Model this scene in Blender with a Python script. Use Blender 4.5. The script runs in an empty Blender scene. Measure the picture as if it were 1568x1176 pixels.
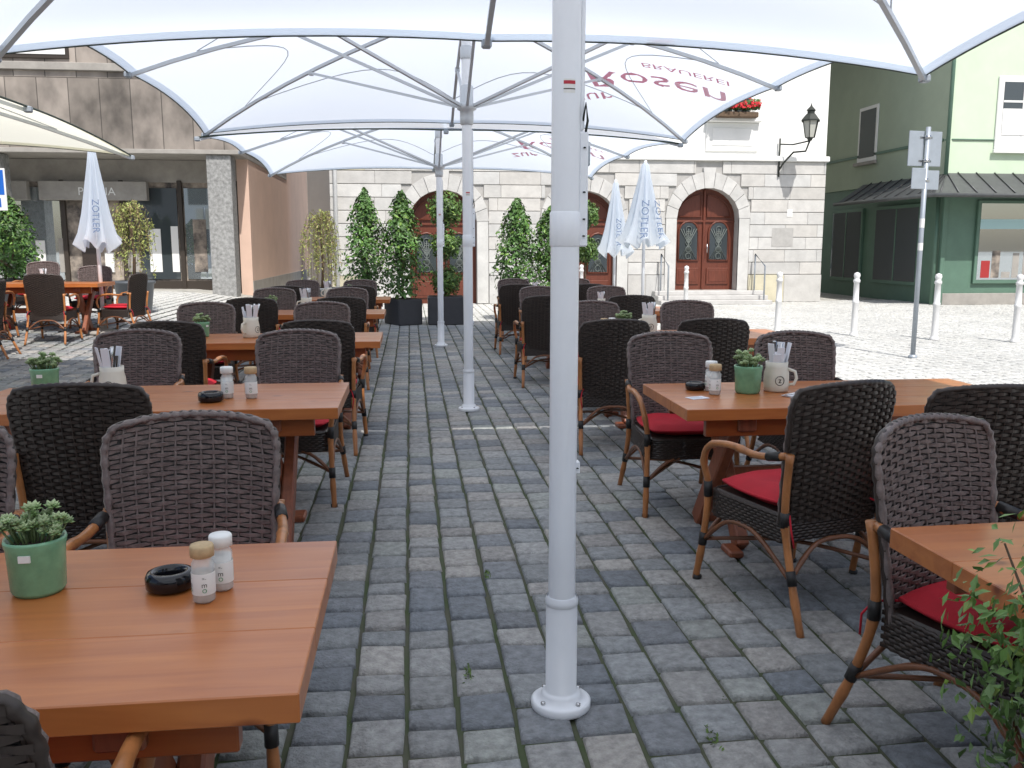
import bpy, math, random
from mathutils import Vector, Matrix
R=random.Random(7)
sc=bpy.context.scene
try:
    sc.view_settings.view_transform='Standard'; sc.view_settings.look='None'; sc.view_settings.exposure=0
except Exception: pass
def lerp(a,b,t): return a+(b-a)*t
def ss(t):
    t=max(0,min(1,t)); return t*t*(3-2*t)
def gz(x,y):
    return .35*ss((-x-2.5)/4)*ss((y-9)/8)
# ---------------- materials
def mat(name,col,rough=.6,metal=0,noise=0,nscale=8,bump=0,bscale=60,spec=.5,attr=None,stretch=(1,1,1),col2=None,coat=0):
    m=bpy.data.materials.new(name); m.use_nodes=True
    nt=m.node_tree; b=nt.nodes['Principled BSDF']; L=nt.links
    b.inputs['Base Color'].default_value=(*col,1); b.inputs['Roughness'].default_value=rough
    b.inputs['Metallic'].default_value=metal; b.inputs['Specular IOR Level'].default_value=spec
    if coat: 
        b.inputs['Coat Weight'].default_value=coat; b.inputs['Coat Roughness'].default_value=.15
    tc=nt.nodes.new('ShaderNodeTexCoord'); mp=nt.nodes.new('ShaderNodeMapping'); mp.inputs['Scale'].default_value=stretch
    L.new(tc.outputs['Object'],mp.inputs['Vector'])
    src=None
    if attr:
        a=nt.nodes.new('ShaderNodeAttribute'); a.attribute_name=attr; src=a.outputs['Color']
    if noise or col2:
        n=nt.nodes.new('ShaderNodeTexNoise'); n.inputs['Scale'].default_value=nscale; n.inputs['Detail'].default_value=8; n.inputs['Roughness'].default_value=.65
        L.new(mp.outputs[0],n.inputs['Vector'])
        if col2:
            r=nt.nodes.new('ShaderNodeValToRGB'); r.color_ramp.elements[0].position=.35; r.color_ramp.elements[1].position=.65
            r.color_ramp.elements[0].color=(*col,1); r.color_ramp.elements[1].color=(*col2,1)
            L.new(n.outputs['Fac'],r.inputs[0]); src=r.outputs[0]
        else:
            mr=nt.nodes.new('ShaderNodeMapRange'); mr.inputs['From Min'].default_value=.25; mr.inputs['From Max'].default_value=.75
            mr.inputs['To Min'].default_value=1-noise; mr.inputs['To Max'].default_value=1+noise
            L.new(n.outputs['Fac'],mr.inputs['Value'])
            mx=nt.nodes.new('ShaderNodeVectorMath'); mx.operation='SCALE'
            if src: L.new(src,mx.inputs[0])
            else: mx.inputs[0].default_value=col
            L.new(mr.outputs[0],mx.inputs['Scale']); src=mx.outputs[0]
    if src: L.new(src,b.inputs['Base Color'])
    if bump:
        n2=nt.nodes.new('ShaderNodeTexNoise'); n2.inputs['Scale'].default_value=bscale; n2.inputs['Detail'].default_value=6
        L.new(mp.outputs[0],n2.inputs['Vector'])
        bp=nt.nodes.new('ShaderNodeBump'); bp.inputs['Strength'].default_value=bump; bp.inputs['Distance'].default_value=.01
        L.new(n2.outputs['Fac'],bp.inputs['Height']); L.new(bp.outputs[0],b.inputs['Normal'])
    return m
M={}
M['wick']=mat('wicker_gray',(.16,.125,.115),.38,noise=.55,nscale=32,bump=.3,bscale=200)
M['wickd']=mat('wicker_dark',(.035,.024,.019),.4,noise=.45,nscale=25)
M['black']=mat('black_wrap',(.014,.012,.011),.5)
M['bamboo']=mat('bamboo',(.38,.15,.05),.35,noise=.5,nscale=12,stretch=(1,1,.6))
M['bambood']=mat('bamboo_dark',(.16,.06,.025),.4,noise=.4,nscale=10)
M['red']=mat('red_cushion',(.44,.007,.02),.8,noise=.18,nscale=6,bump=.2,bscale=300)
M['legw']=mat('red_brown_beam',(.22,.065,.028),.45,noise=.35,nscale=6,stretch=(6,6,1))
M['pole']=mat('white_pole_paint',(.80,.82,.85),.28,noise=.05,nscale=3)
M['alu']=mat('grey_aluminium',(.52,.55,.58),.35,metal=.2)
M['trim']=mat('dark_trim',(.04,.06,.045),.6)
M['tred']=mat('red_print',(.45,.03,.05),.7)
M['tblue']=mat('blue_print',(.10,.15,.26),.7)
M['label']=mat('white_label',(.75,.75,.72),.5)
M['cork']=mat('cork_lid',(.5,.36,.2),.7,noise=.2,nscale=60)
M['green']=mat('green_ceramic',(.17,.36,.21),.25,noise=.3,nscale=14)
M['soil']=mat('soil',(.04,.025,.015),.9,noise=.3)
M['ash']=mat('black_glaze',(.006,.006,.008),.08)
M['cream']=mat('cream_ceramic',(.68,.64,.54),.3)
M['napkin']=mat('napkin',(.75,.76,.8),.8)
M['steel']=mat('steel',(.6,.6,.6),.25,metal=1)
M['leaf']=mat('leaf',(.06,.12,.03),.5,attr='Col')
M['dpot']=mat('dark_planter',(.045,.045,.05),.5,noise=.15)
M['gpot']=mat('grey_planter',(.10,.11,.12),.5,noise=.15)
M['bark']=mat('bark',(.12,.08,.05),.9,noise=.4,nscale=20)
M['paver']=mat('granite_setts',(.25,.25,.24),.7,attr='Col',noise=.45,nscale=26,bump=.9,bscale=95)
M['stone']=mat('limestone',(.47,.45,.41),.8,attr='Col',noise=.16,nscale=3,bump=.5,bscale=25)
M['stonej']=mat('stone_joint',(.40,.39,.37),.9,noise=.15)
M['white']=mat('white_render',(.84,.84,.81),.8,noise=.05,nscale=2,bump=.1)
M['dgreen']=mat('dark_green_paint',(.10,.18,.13),.5,noise=.12,nscale=3)
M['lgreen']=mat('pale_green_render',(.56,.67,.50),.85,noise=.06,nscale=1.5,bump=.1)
M['sgreen']=mat('shaded_green_render',(.38,.44,.33),.85,noise=.08,nscale=1.5,bump=.1)  # darker copy of the pale green, with the side wall's shade in it
M['roof']=mat('seam_metal',(.10,.105,.105),.45,metal=.3,noise=.2)
M['rooft']=mat('roof_tiles',(.3,.12,.07),.8,noise=.3)
M['frame']=mat('window_frame_white',(.78,.78,.75),.5)
M['dframe']=mat('dark_frame',(.04,.03,.022),.5)
M['door']=mat('door_wood',(.13,.035,.019),.4,noise=.35,nscale=6,stretch=(5,5,.6))
M['dooriron']=mat('door_grille',(.12,.14,.13),.5)
M['peach']=mat('peach_render',(.66,.47,.37),.9,noise=.09,nscale=1)
M['pillar']=mat('granite_pillar',(.27,.27,.26),.7,noise=.55,nscale=12,bump=.3)
M['conc']=mat('concrete_band',(.33,.31,.28),.85,noise=.2,nscale=3)
M['iron']=mat('black_iron',(.02,.025,.02),.5)
M['glasslamp']=mat('lantern_glass',(.45,.45,.4),.2)
M['boll']=mat('bollard_paint',(.70,.70,.69),.4,noise=.08)
M['signback']=mat('sign_back_metal',(.36,.40,.44),.45,metal=.3,noise=.1)
M['blue']=mat('sign_blue',(.01,.12,.5),.4)
M['flower']=mat('geranium',(.5,.01,.02),.7)
M['car_refl']=mat('reflection_red',(.35,.03,.03),.3)  # for red cars mirrored in the shop windows
M['glass']=mat('window_glass',(.05,.06,.065),.03,spec=.9)
M['shopglass']=mat('shop_glass_reflective',(.5,.55,.57),.02,metal=.75,spec=.9)
M['teal']=mat('teal_wall',(.42,.6,.6),.9)
M['interior']=mat('shop_interior',(.45,.38,.31),.9,col2=(.05,.045,.045),nscale=2.2)
def clearglass():
    m=bpy.data.materials.new('jar_glass'); m.use_nodes=True
    b=m.node_tree.nodes['Principled BSDF']; b.inputs['Base Color'].default_value=(.9,.92,.9,1)
    b.inputs['Roughness'].default_value=.05; b.inputs['Alpha'].default_value=.35
    return m
M['jar']=clearglass()
M['salt']=mat('spice_fill',(.5,.44,.36),.9,noise=.5,nscale=200)
def canopy_mat(name,dc,tcol,fac=.66):
    m=bpy.data.materials.new(name); m.use_nodes=True; nt=m.node_tree; nt.nodes.clear()
    o=nt.nodes.new('ShaderNodeOutputMaterial'); mx=nt.nodes.new('ShaderNodeMixShader'); d=nt.nodes.new('ShaderNodeBsdfDiffuse'); t=nt.nodes.new('ShaderNodeBsdfTranslucent')
    d.inputs[0].default_value=(*dc,1); t.inputs[0].default_value=(*tcol,1); mx.inputs[0].default_value=fac
    n=nt.nodes.new('ShaderNodeTexNoise'); n.inputs['Scale'].default_value=1.2; n.inputs['Detail'].default_value=4
    bp=nt.nodes.new('ShaderNodeBump'); bp.inputs['Strength'].default_value=.7; bp.inputs['Distance'].default_value=.06
    nt.links.new(n.outputs['Fac'],bp.inputs['Height']); nt.links.new(bp.outputs[0],d.inputs['Normal']); nt.links.new(bp.outputs[0],t.inputs['Normal'])
    nt.links.new(d.outputs[0],mx.inputs[1]); nt.links.new(t.outputs[0],mx.inputs[2]); nt.links.new(mx.outputs[0],o.inputs[0])
    return m
M['canopy']=canopy_mat('canopy_fabric',(.76,.80,.84),(.80,.86,.93))
M['canopyy']=canopy_mat('canopy_fabric_cream',(.82,.80,.70),(.90,.88,.75))
M['tpink']=canopy_mat('fabric_red_print',(.5,.14,.2),(.62,.3,.36),.6)
def wood_mat():
    m=bpy.data.materials.new('table_wood'); m.use_nodes=True; nt=m.node_tree; b=nt.nodes['Principled BSDF']; L=nt.links
    tc=nt.nodes.new('ShaderNodeTexCoord'); oi=nt.nodes.new('ShaderNodeObjectInfo')
    ad=nt.nodes.new('ShaderNodeVectorMath'); ad.operation='ADD'; L.new(tc.outputs['Object'],ad.inputs[0])
    sc_=nt.nodes.new('ShaderNodeVectorMath'); sc_.operation='SCALE'; sc_.inputs[0].default_value=(7,3,1); L.new(oi.outputs['Random'],sc_.inputs['Scale']); L.new(sc_.outputs[0],ad.inputs[1])
    mp=nt.nodes.new('ShaderNodeMapping'); mp.inputs['Scale'].default_value=(.8,9,9); L.new(ad.outputs[0],mp.inputs['Vector'])
    n=nt.nodes.new('ShaderNodeTexNoise'); n.inputs['Scale'].default_value=2.2; n.inputs['Detail'].default_value=9; n.inputs['Distortion'].default_value=.9; L.new(mp.outputs[0],n.inputs['Vector'])
    r=nt.nodes.new('ShaderNodeValToRGB'); e=r.color_ramp.elements; e[0].position=.25; e[0].color=(.34,.10,.027,1); e[1].position=.75; e[1].color=(.49,.175,.048,1)
    L.new(n.outputs['Fac'],r.inputs[0])
    v=nt.nodes.new('ShaderNodeTexVoronoi'); v.inputs['Scale'].default_value=1.0
    mp2=nt.nodes.new('ShaderNodeMapping'); mp2.inputs['Scale'].default_value=(2.6,4.5,4.5); L.new(ad.outputs[0],mp2.inputs['Vector']); L.new(mp2.outputs[0],v.inputs['Vector'])
    r2=nt.nodes.new('ShaderNodeValToRGB'); e=r2.color_ramp.elements; e[0].position=.03; e[0].color=(.4,.28,.25,1); e[1].position=.10; e[1].color=(1,1,1,1); L.new(v.outputs['Distance'],r2.inputs[0])
    mx=nt.nodes.new('ShaderNodeMix'); mx.data_type='RGBA'; mx.blend_type='MULTIPLY'; mx.inputs[0].default_value=1
    L.new(r.outputs[0],mx.inputs[6]); L.new(r2.outputs[0],mx.inputs[7]); 
    a=nt.nodes.new('ShaderNodeAttribute'); a.attribute_name='Col'
    mx3=nt.nodes.new('ShaderNodeMix'); mx3.data_type='RGBA'; mx3.blend_type='MULTIPLY'; mx3.inputs[0].default_value=1
    L.new(mx.outputs[2],mx3.inputs[6]); L.new(a.outputs['Color'],mx3.inputs[7])
    L.new(mx3.outputs[2],b.inputs['Base Color'])
    n5=nt.nodes.new('ShaderNodeTexNoise'); n5.inputs['Scale'].default_value=5; n5.inputs['Detail'].default_value=5; L.new(tc.outputs['Object'],n5.inputs['Vector'])
    mr=nt.nodes.new('ShaderNodeMapRange'); mr.inputs['To Min'].default_value=.2; mr.inputs['To Max'].default_value=.5; L.new(n5.outputs['Fac'],mr.inputs['Value']); L.new(mr.outputs[0],b.inputs['Roughness'])
    b.inputs['Coat Weight'].default_value=.15; b.inputs['Coat Roughness'].default_value=.2
    bp=nt.nodes.new('ShaderNodeBump'); bp.inputs['Strength'].default_value=.12; bp.inputs['Distance'].default_value=.004; L.new(n.outputs['Fac'],bp.inputs['Height']); L.new(bp.outputs[0],b.inputs['Normal'])
    return m
M['wood']=wood_mat()
def brickmat(name,c1,c2,mort,bw,rh,ms,axes,bump=.5,off=.5,noise=.3,ns=2.0,streak=(1,1,1)):
    m=bpy.data.materials.new(name); m.use_nodes=True; nt=m.node_tree; b=nt.nodes['Principled BSDF']; L=nt.links
    tc=nt.nodes.new('ShaderNodeTexCoord'); s=nt.nodes.new('ShaderNodeSeparateXYZ'); c=nt.nodes.new('ShaderNodeCombineXYZ')
    L.new(tc.outputs['Object'],s.inputs[0]); L.new(s.outputs[axes[0]],c.inputs[0]); L.new(s.outputs[axes[1]],c.inputs[1])
    t=nt.nodes.new('ShaderNodeTexBrick'); t.inputs['Scale'].default_value=1; t.inputs['Brick Width'].default_value=bw; t.inputs['Row Height'].default_value=rh
    t.inputs['Mortar Size'].default_value=ms; t.inputs['Color1'].default_value=(*c1,1); t.inputs['Color2'].default_value=(*c2,1); t.inputs['Mortar'].default_value=(*mort,1); t.offset=off
    L.new(c.outputs[0],t.inputs['Vector'])
    mp=nt.nodes.new('ShaderNodeMapping'); mp.inputs['Scale'].default_value=streak; L.new(tc.outputs['Object'],mp.inputs['Vector'])
    n=nt.nodes.new('ShaderNodeTexNoise'); n.inputs['Scale'].default_value=ns; n.inputs['Detail'].default_value=9; L.new(mp.outputs[0],n.inputs['Vector'])
    mr=nt.nodes.new('ShaderNodeMapRange'); mr.inputs['From Min'].default_value=.3; mr.inputs['From Max'].default_value=.7; mr.inputs['To Min'].default_value=1-noise; mr.inputs['To Max'].default_value=1+noise; L.new(n.outputs['Fac'],mr.inputs['Value'])
    v=nt.nodes.new('ShaderNodeVectorMath'); v.operation='SCALE'; L.new(t.outputs['Color'],v.inputs[0]); L.new(mr.outputs[0],v.inputs['Scale'])
    L.new(v.outputs[0],b.inputs['Base Color']); b.inputs['Roughness'].default_value=.75
    bp=nt.nodes.new('ShaderNodeBump'); bp.invert=True; bp.inputs['Strength'].default_value=bump; bp.inputs['Distance'].default_value=.01; L.new(t.outputs['Fac'],bp.inputs['Height']); L.new(bp.outputs[0],b.inputs['Normal'])
    return m
M['slab']=brickmat('stained_stone_slabs',(.16,.14,.12),(.31,.27,.235),(.08,.07,.06),.75,1.9,.012,(0,2),noise=.6,ns=1.3,off=.3,streak=(1.2,1,.8))
M['groundfar']=brickmat('ground_setts',(.45,.44,.40),(.52,.5,.46),(.25,.25,.21),.22,.17,.012,(1,0))
M['joint']=mat('joint_sand_moss',(.085,.08,.06),.95,col2=(.045,.07,.022),nscale=3.5)
# ---------------- mesh builder
class MB:
    def __init__(s): s.v=[];s.f=[];s.m=[];s.sm=[];s.mats=[];s.col=[]
    def mi(s,k):
        if k not in s.mats: s.mats.append(k)
        return s.mats.index(k)
    def add(s,vs,fs,k,smooth=False,col=(1,1,1)):
        o=len(s.v); s.v+= [tuple(p) for p in vs]; s.col+=[col]*len(vs)
        mi=s.mi(k)
        for f in fs: s.f.append(tuple(i+o for i in f)); s.m.append(mi); s.sm.append(smooth)
    def box(s,x0,x1,y0,y1,z0,z1,k,bev=0,col=(1,1,1),mtx=None):
        b=min(bev,(x1-x0)*.45,(y1-y0)*.45,(z1-z0)*.45)
        if b<=0:
            vs=[(x,y,z) for x in(x0,x1) for y in(y0,y1) for z in(z0,z1)]
            fs=[(0,1,3,2),(4,6,7,5),(0,4,5,1),(2,3,7,6),(0,2,6,4),(1,5,7,3)]
        else:
            vs=[];idx={}
            for i,x in enumerate((x0,x1)):
                for j,y in enumerate((y0,y1)):
                    for l,z in enumerate((z0,z1)):
                        sx=1-2*i; sy=1-2*j; sz=1-2*l
                        idx[i,j,l,0]=len(vs); vs.append((x,y+sy*b,z+sz*b))
                        idx[i,j,l,1]=len(vs); vs.append((x+sx*b,y,z+sz*b))
                        idx[i,j,l,2]=len(vs); vs.append((x+sx*b,y+sy*b,z))
            fs=[]
            for a in(0,1):
                q=[(a,0,0),(a,1,0),(a,1,1),(a,0,1)]; fs.append([idx[(*p,0)] for p in q])
                q=[(0,a,0),(1,a,0),(1,a,1),(0,a,1)]; fs.append([idx[(*p,1)] for p in q])
                q=[(0,0,a),(1,0,a),(1,1,a),(0,1,a)]; fs.append([idx[(*p,2)] for p in q])
                for c in(0,1):
                    fs.append([idx[a,c,0,0],idx[a,c,1,0],idx[a,c,1,1],idx[a,c,0,1]])
                    fs.append([idx[a,0,c,0],idx[a,1,c,0],idx[a,1,c,2],idx[a,0,c,2]])
                    fs.append([idx[0,a,c,1],idx[1,a,c,1],idx[1,a,c,2],idx[0,a,c,2]])
                    for d in(0,1): fs.append([idx[a,c,d,0],idx[a,c,d,1],idx[a,c,d,2]])
        if mtx: vs=[mtx@Vector(p) for p in vs]
        s.add(vs,fs,k,False,col)
    def tube(s,pts,r,k,n=8,cap=True,col=(1,1,1),smooth=True,sq=False):
        pts=[Vector(p) for p in pts]; rs=r if isinstance(r,(list,tuple)) else [r]*len(pts)
        vs=[];fs=[];up=None
        for i,p in enumerate(pts):
            d=(pts[min(i+1,len(pts)-1)]-pts[max(i-1,0)])
            if d.length<1e-9: d=Vector((0,0,1))
            d.normalize()
            if up is None: up=Vector((0,0,1)) if abs(d.z)<.9 else Vector((0,1,0))
            a=d.cross(up).normalized(); b=a.cross(d).normalized(); up=b
            for j in range(n):
                t=2*math.pi*(j+(.5 if sq else 0))/n
                vs.append(p+a*(math.cos(t)*rs[i])+b*(math.sin(t)*rs[i]))
        for i in range(len(pts)-1):
            for j in range(n):
                fs.append((i*n+j,i*n+(j+1)%n,(i+1)*n+(j+1)%n,(i+1)*n+j))
        if cap: fs.append(tuple(range(n))[::-1]); fs.append(tuple((len(pts)-1)*n+j for j in range(n)))
        s.add(vs,fs,k,smooth,col)
    def lathe(s,prof,k,c=(0,0,0),n=24,smooth=True,col=(1,1,1)):
        vs=[];fs=[]
        for (r,z) in prof:
            for j in range(n):
                t=2*math.pi*j/n
                vs.append((c[0]+r*math.cos(t),c[1]+r*math.sin(t),c[2]+z))
        for i in range(len(prof)-1):
            for j in range(n): fs.append((i*n+j,i*n+(j+1)%n,(i+1)*n+(j+1)%n,(i+1)*n+j))
        s.add(vs,fs,k,smooth,col)
    def leaf(s,p,nrm,size,col,k='leaf',asp=.5):
        n=nrm.normalized(); a=n.cross(Vector((R.uniform(-1,1),R.uniform(-1,1),R.uniform(-1,1)))).normalized(); b=n.cross(a)
        a*=size;b*=size*asp
        s.add([p-a,p+b+n*size*.12,p+a,p-b+n*size*.12],[(0,1,2,3)],k,False,col)
    def obj(s,name,loc=(0,0,0),rz=0,data_only=False):
        me=bpy.data.meshes.new(name); me.from_pydata(s.v,[],s.f); 
        for k in s.mats: me.materials.append(M[k])
        me.polygons.foreach_set('material_index',s.m); me.polygons.foreach_set('use_smooth',s.sm)
        ca=me.color_attributes.new('Col','FLOAT_COLOR','POINT')
        fl=[]
        for c in s.col: fl+= [c[0],c[1],c[2],1]
        ca.data.foreach_set('color',fl); me.update()
        if data_only: return me
        return inst(name,me,loc,rz)
def inst(name,me,loc,rz=0,scale=1):
    o=bpy.data.objects.new(name,me); sc.collection.objects.link(o); o.location=loc; o.rotation_euler=(0,0,rz)
    if scale!=1: o.scale=(scale,)*3
    return o
def text_mesh(txt,size):
    cu=bpy.data.curves.new('t','FONT'); cu.body=txt; cu.size=size; cu.align_x='CENTER'; cu.resolution_u=3
    o=bpy.data.objects.new('t',cu); sc.collection.objects.link(o); bpy.context.view_layer.update()
    me=bpy.data.meshes.new_from_object(o.evaluated_get(bpy.context.evaluated_depsgraph_get()))
    vs=[v.co.copy() for v in me.vertices]; fs=[tuple(p.vertices) for p in me.polygons]
    bpy.data.objects.remove(o); bpy.data.curves.remove(cu); bpy.data.meshes.remove(me); return vs,fs
# ---------------- ground
def build_ground():
    b=MB(); xs=[-300,-120,-60,-30]+[-20+i for i in range(0,41)]+[30,60,120,300]; ys=[-200,-60,-20,-8]+[-4+i for i in range(0,40)]+[45,60,100,200,400]
    vs=[(x,y,gz(x,y)-.014) for y in ys for x in xs]; nx=len(xs); fj=[];ff=[]
    for j in range(len(ys)-1):
        for i in range(nx-1):
            q=(j*nx+i,j*nx+i+1,(j+1)*nx+i+1,(j+1)*nx+i)
            (fj if (-14<=xs[i] and xs[i+1]<=16 and ys[j]>=-1 and ys[j+1]<=24) else ff).append(q)
    b.add(vs,fj,'joint',True); mi=b.mi('groundfar')
    for q in ff: b.f.append(q); b.m.append(mi); b.sm.append(True)
    b.obj('ground')
build_ground()
def build_pavers():
    b=MB(); x=-13.9; r=random.Random(3); V=b.v;F=b.f;C=b.col; b.mi('paver')
    pal=[(.25,.255,.25),(.28,.28,.27),(.30,.295,.28),(.23,.24,.24),(.165,.18,.195),(.33,.315,.29),(.265,.275,.255),(.275,.265,.25),(.24,.25,.25),(.18,.19,.20)]
    while x<15.8:
        w=r.uniform(.16,.205); y=-.9+r.uniform(0,.15)
        while y<23.9:
            l=r.uniform(.135,.24)
            if x<-9 and y<8 or x>12 and y<9: y+=l; continue
            g=.0075; c=r.choice(pal); k=r.uniform(.88,1.12)*(1+.10*math.sin(x*1.3+y*.7)*math.sin(y*1.1-x*.5))
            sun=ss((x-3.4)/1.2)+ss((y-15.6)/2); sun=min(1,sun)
            c=[lerp(q*k,.58*k**.6,sun*.85) for q in c]; c=(c[0],c[1]*.995,c[2]*(1-.06*sun))  # sunlit zone: setts lightened, the sun's glare painted into their colour
            x0=x+g;x1=x+w-g;y0=y+g;y1=y+l-g
            t=[r.uniform(-.004,.004) for _ in range(4)]; z=gz(x,y); e=.008
            cx=[(x0,y0),(x1,y0),(x1,y1),(x0,y1)]; o=len(V)
            cx=[(p[0]+r.uniform(-.005,.005),p[1]+r.uniform(-.005,.005)) for p in cx]
            mx_=(x0+x1)/2; my_=(y0+y1)/2
            for (px,py) in cx: V.append((px,py,z-.016))
            for q,(px,py) in enumerate(cx):
                V.append((px+(e*.4 if px<mx_ else -e*.4),py+(e*.4 if py<my_ else -e*.4),z-.003+t[q]))
            for q,(px,py) in enumerate(cx):
                V.append((px+(e*1.6 if px<mx_ else -e*1.6),py+(e*1.6 if py<my_ else -e*1.6),z+.003+t[q]))
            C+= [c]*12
            for q in range(4):
                q2=(q+1)%4
                F.append((o+q,o+q2,o+4+q2,o+4+q)); F.append((o+4+q,o+4+q2,o+8+q2,o+8+q))
            F.append((o+8,o+9,o+10,o+11))
            y+=l
        x+=w
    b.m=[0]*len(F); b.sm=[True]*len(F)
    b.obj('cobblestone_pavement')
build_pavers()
def weeds():
    b=MB()
    for i in range(260):
        x=R.uniform(-1.2,2.6); y=R.uniform(1.6,12); s=.007;n=4
        for k in range(n):
            c=R.uniform(.7,1.3); b.leaf(Vector((x+R.gauss(0,s*.5),y+R.gauss(0,s*2.6),R.uniform(-.008,s*.3))),Vector((R.uniform(-1,1),R.uniform(-1,1),.7)),s*.6,(.09*c,.13*c,.035*c))
    for (x,y) in [(.33,3.9),(.18,2.95),(.9,2.45)]:
        for k in range(34):
            c=R.uniform(.7,1.3); b.leaf(Vector((x+R.gauss(0,.007),y+R.gauss(0,.03),R.uniform(-.005,.016))),Vector((R.uniform(-1,1),R.uniform(-1,1),.5)),.009,(.11*c,.18*c,.04*c))
    b.obj('joint_weeds')
weeds()
# ---------------- chair
def chair_mesh(name,ck='wick'):
    b=MB()
    def S(u,v):
        w=.230+.032*v
        cr=max(0,(v-.86)/.14); w-=.035*cr**2.2
        return Vector((u*w, -.235-.11*v**1.1+.055*u*u*(.4+.6*v), .40+.55*v+.022*(1-u*u)*v))
    rows=38; st=13
    for lay,(off,k) in enumerate(((.007,ck),(-.007,'wickd'))):  # front weave lighter, rear darker: glow on the inner side put into colour
        for i in range(rows):
            v=(i+.5)/rows; n=st*4+1; vs=[];fs=[]
            jit=R.uniform(-.001,.001)
            for j in range(n):
                u=-1+2*j/(n-1); p=S(u,v)
                ph=math.cos(math.pi*j/4)*(1 if i%2 else -1)
                o=off+.0048*ph+R.uniform(-.0006,.0006); h=.0078*(.82+.18*ph if lay==0 else .82-.18*ph); t=.0022; y=p.y+o; z=p.z+jit+R.uniform(-.0006,.0006)
                vs+=[(p.x,y+t,z-h*.6),(p.x,y+t,z+h*.6),(p.x,y-t,z+h*.9),(p.x,y-t,z-h*.9)] if lay else [(p.x,y+t,z-h*.8),(p.x,y+t,z+h*.8),(p.x,y-t,z+h*.9),(p.x,y-t,z-h*.9)]
            for j in range(n-1):
                for q in range(4): fs.append((j*4+q,j*4+(q+1)%4,j*4+4+(q+1)%4,j*4+4+q))
            b.add(vs,fs,k,False)
        for j in range(0,st+1):
            u=-1+2*j/st; b.tube([S(u,v)+Vector((0,off,0)) for v in (0,.25,.5,.75,.97)],.004,k,4,False)
    vs=[S(-1+2*i/8,j/6) for j in range(7) for i in range(9)]
    b.add(vs,[(j*9+i,j*9+i+1,j*9+i+10,j*9+i+9) for j in range(6) for i in range(8)],'black',True)
    path=[S(-1,v) for v in (0,.2,.4,.6,.75,.86,.94,1)]+[S(u,1)+Vector((0,0,.004)) for u in [-.85+.17*i for i in range(1,10)]]+[S(1,v) for v in (1,.94,.86,.75,.6,.4,.2,0)]
    fine=[]
    for i in range(len(path)-1):
        for t in(0,.25,.5,.75): fine.append(path[i].lerp(path[i+1],t))
    fine.append(path[-1])
    b.tube(fine,[.0125+.002*math.sin(i*2.1) for i in range(len(fine))],'wickd',7)
    b.tube([p+Vector((0,.007,.000)) for p in fine],[.0115+.003*math.sin(i*2.1+1.5) for i in range(len(fine))],ck,6)
    loop=[]
    for (x,y) in [(-.235,-.23),(-.25,0),(-.255,.17)]: loop.append((x,y))
    for a in range(0,7): t=math.pi-(a)*math.pi/12; loop.append((-.175+.08*math.cos(t),.17+.08*math.sin(t)))
    for x in(-.06,.06): loop.append((x,.256))
    loop+= [(-x,y) for (x,y) in loop[::-1] if x<0][0:] 
    lp=[]
    for i in range(len(loop)):
        p=loop[i]; q=loop[(i+1)%len(loop)]; L=math.dist(p,q); n=max(1,int(L/.018))
        for t in range(n): lp.append((lerp(p[0],q[0],t/n),lerp(p[1],q[1],t/n)))
    for i in range(9):
        z=.33+.0125*i; vs=[];n=len(lp)
        for j,(x,y) in enumerate(lp):
            s=.004*(1 if (j+i)%2 else -1); d=math.hypot(x,y); nx,ny=x/d,y/d
            for (o,h) in((s+.003,-.007),(s+.003,.007),(s-.003,.007),(s-.003,-.007)): vs.append((x+nx*o,y+ny*o,z+h))
        b.add(vs,[(j*4+q,j*4+(q+1)%4,((j+1)%n)*4+(q+1)%4,((j+1)%n)*4+q) for j in range(n) for q in range(4)],'wickd',True)
    b.box(-.235,.235,-.225,.225,.415,.44,'wickd',.01)
    g=14; vs=[];fs=[]
    for side in(1,-1):
        o=len(vs)
        for j in range(g+1):
            for i in range(g+1):
                u=-1+2*i/g; v=-1+2*j/g
                x=u*math.sqrt(1-v*v*.22)*.232; y=v*math.sqrt(1-u*u*.22)*.225
                e=(1-abs(u)**4)*(1-abs(v)**4)
                wr=.004*math.sin(u*7+v*3)*e
                vs.append((x,y,.476+side*(.006+.032*e**.5 - .012*math.exp(-(u*u+v*v)*10))+wr))
        for j in range(g):
            for i in range(g):
                q=(o+j*(g+1)+i,o+j*(g+1)+i+1,o+(j+1)*(g+1)+i+1,o+(j+1)*(g+1)+i); fs.append(q if side>0 else q[::-1])
    b.add(vs,fs,'red',True)
    pp=[]
    for i in range(33):
        t=2*math.pi*i/32; c,s_=math.cos(t),math.sin(t); m=max(abs(c),abs(s_)); u=c/m; v=s_/m
        pp.append((u*math.sqrt(1-v*v*.22)*.234,v*math.sqrt(1-u*u*.22)*.227,.476))
    b.tube(pp,.007,'red',6,False)
    for s in(-1,1): b.tube([(s*.2,-.2,.47),(s*.235,-.27,.45),(s*.25,-.3,.40),(s*.24,-.31,.33)],.004,'red',5)
    def bam(pts,r,k='bamboo'):
        P=[Vector(p) for p in pts]; F=[]
        for i in range(len(P)-1):
            p0=P[max(i-1,0)];p1=P[i];p2=P[i+1];p3=P[min(i+2,len(P)-1)]
            for s in range(5):
                t=s/5; F.append(.5*((2*p1)+(p2-p0)*t+(2*p0-5*p1+4*p2-p3)*t*t+(3*p1-p0-3*p2+p3)*t**3))
        F.append(P[-1]); rs=[r*(1.18 if i%6==3 else 1) for i in range(len(F))]
        b.tube(F,rs,k,8)
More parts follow.
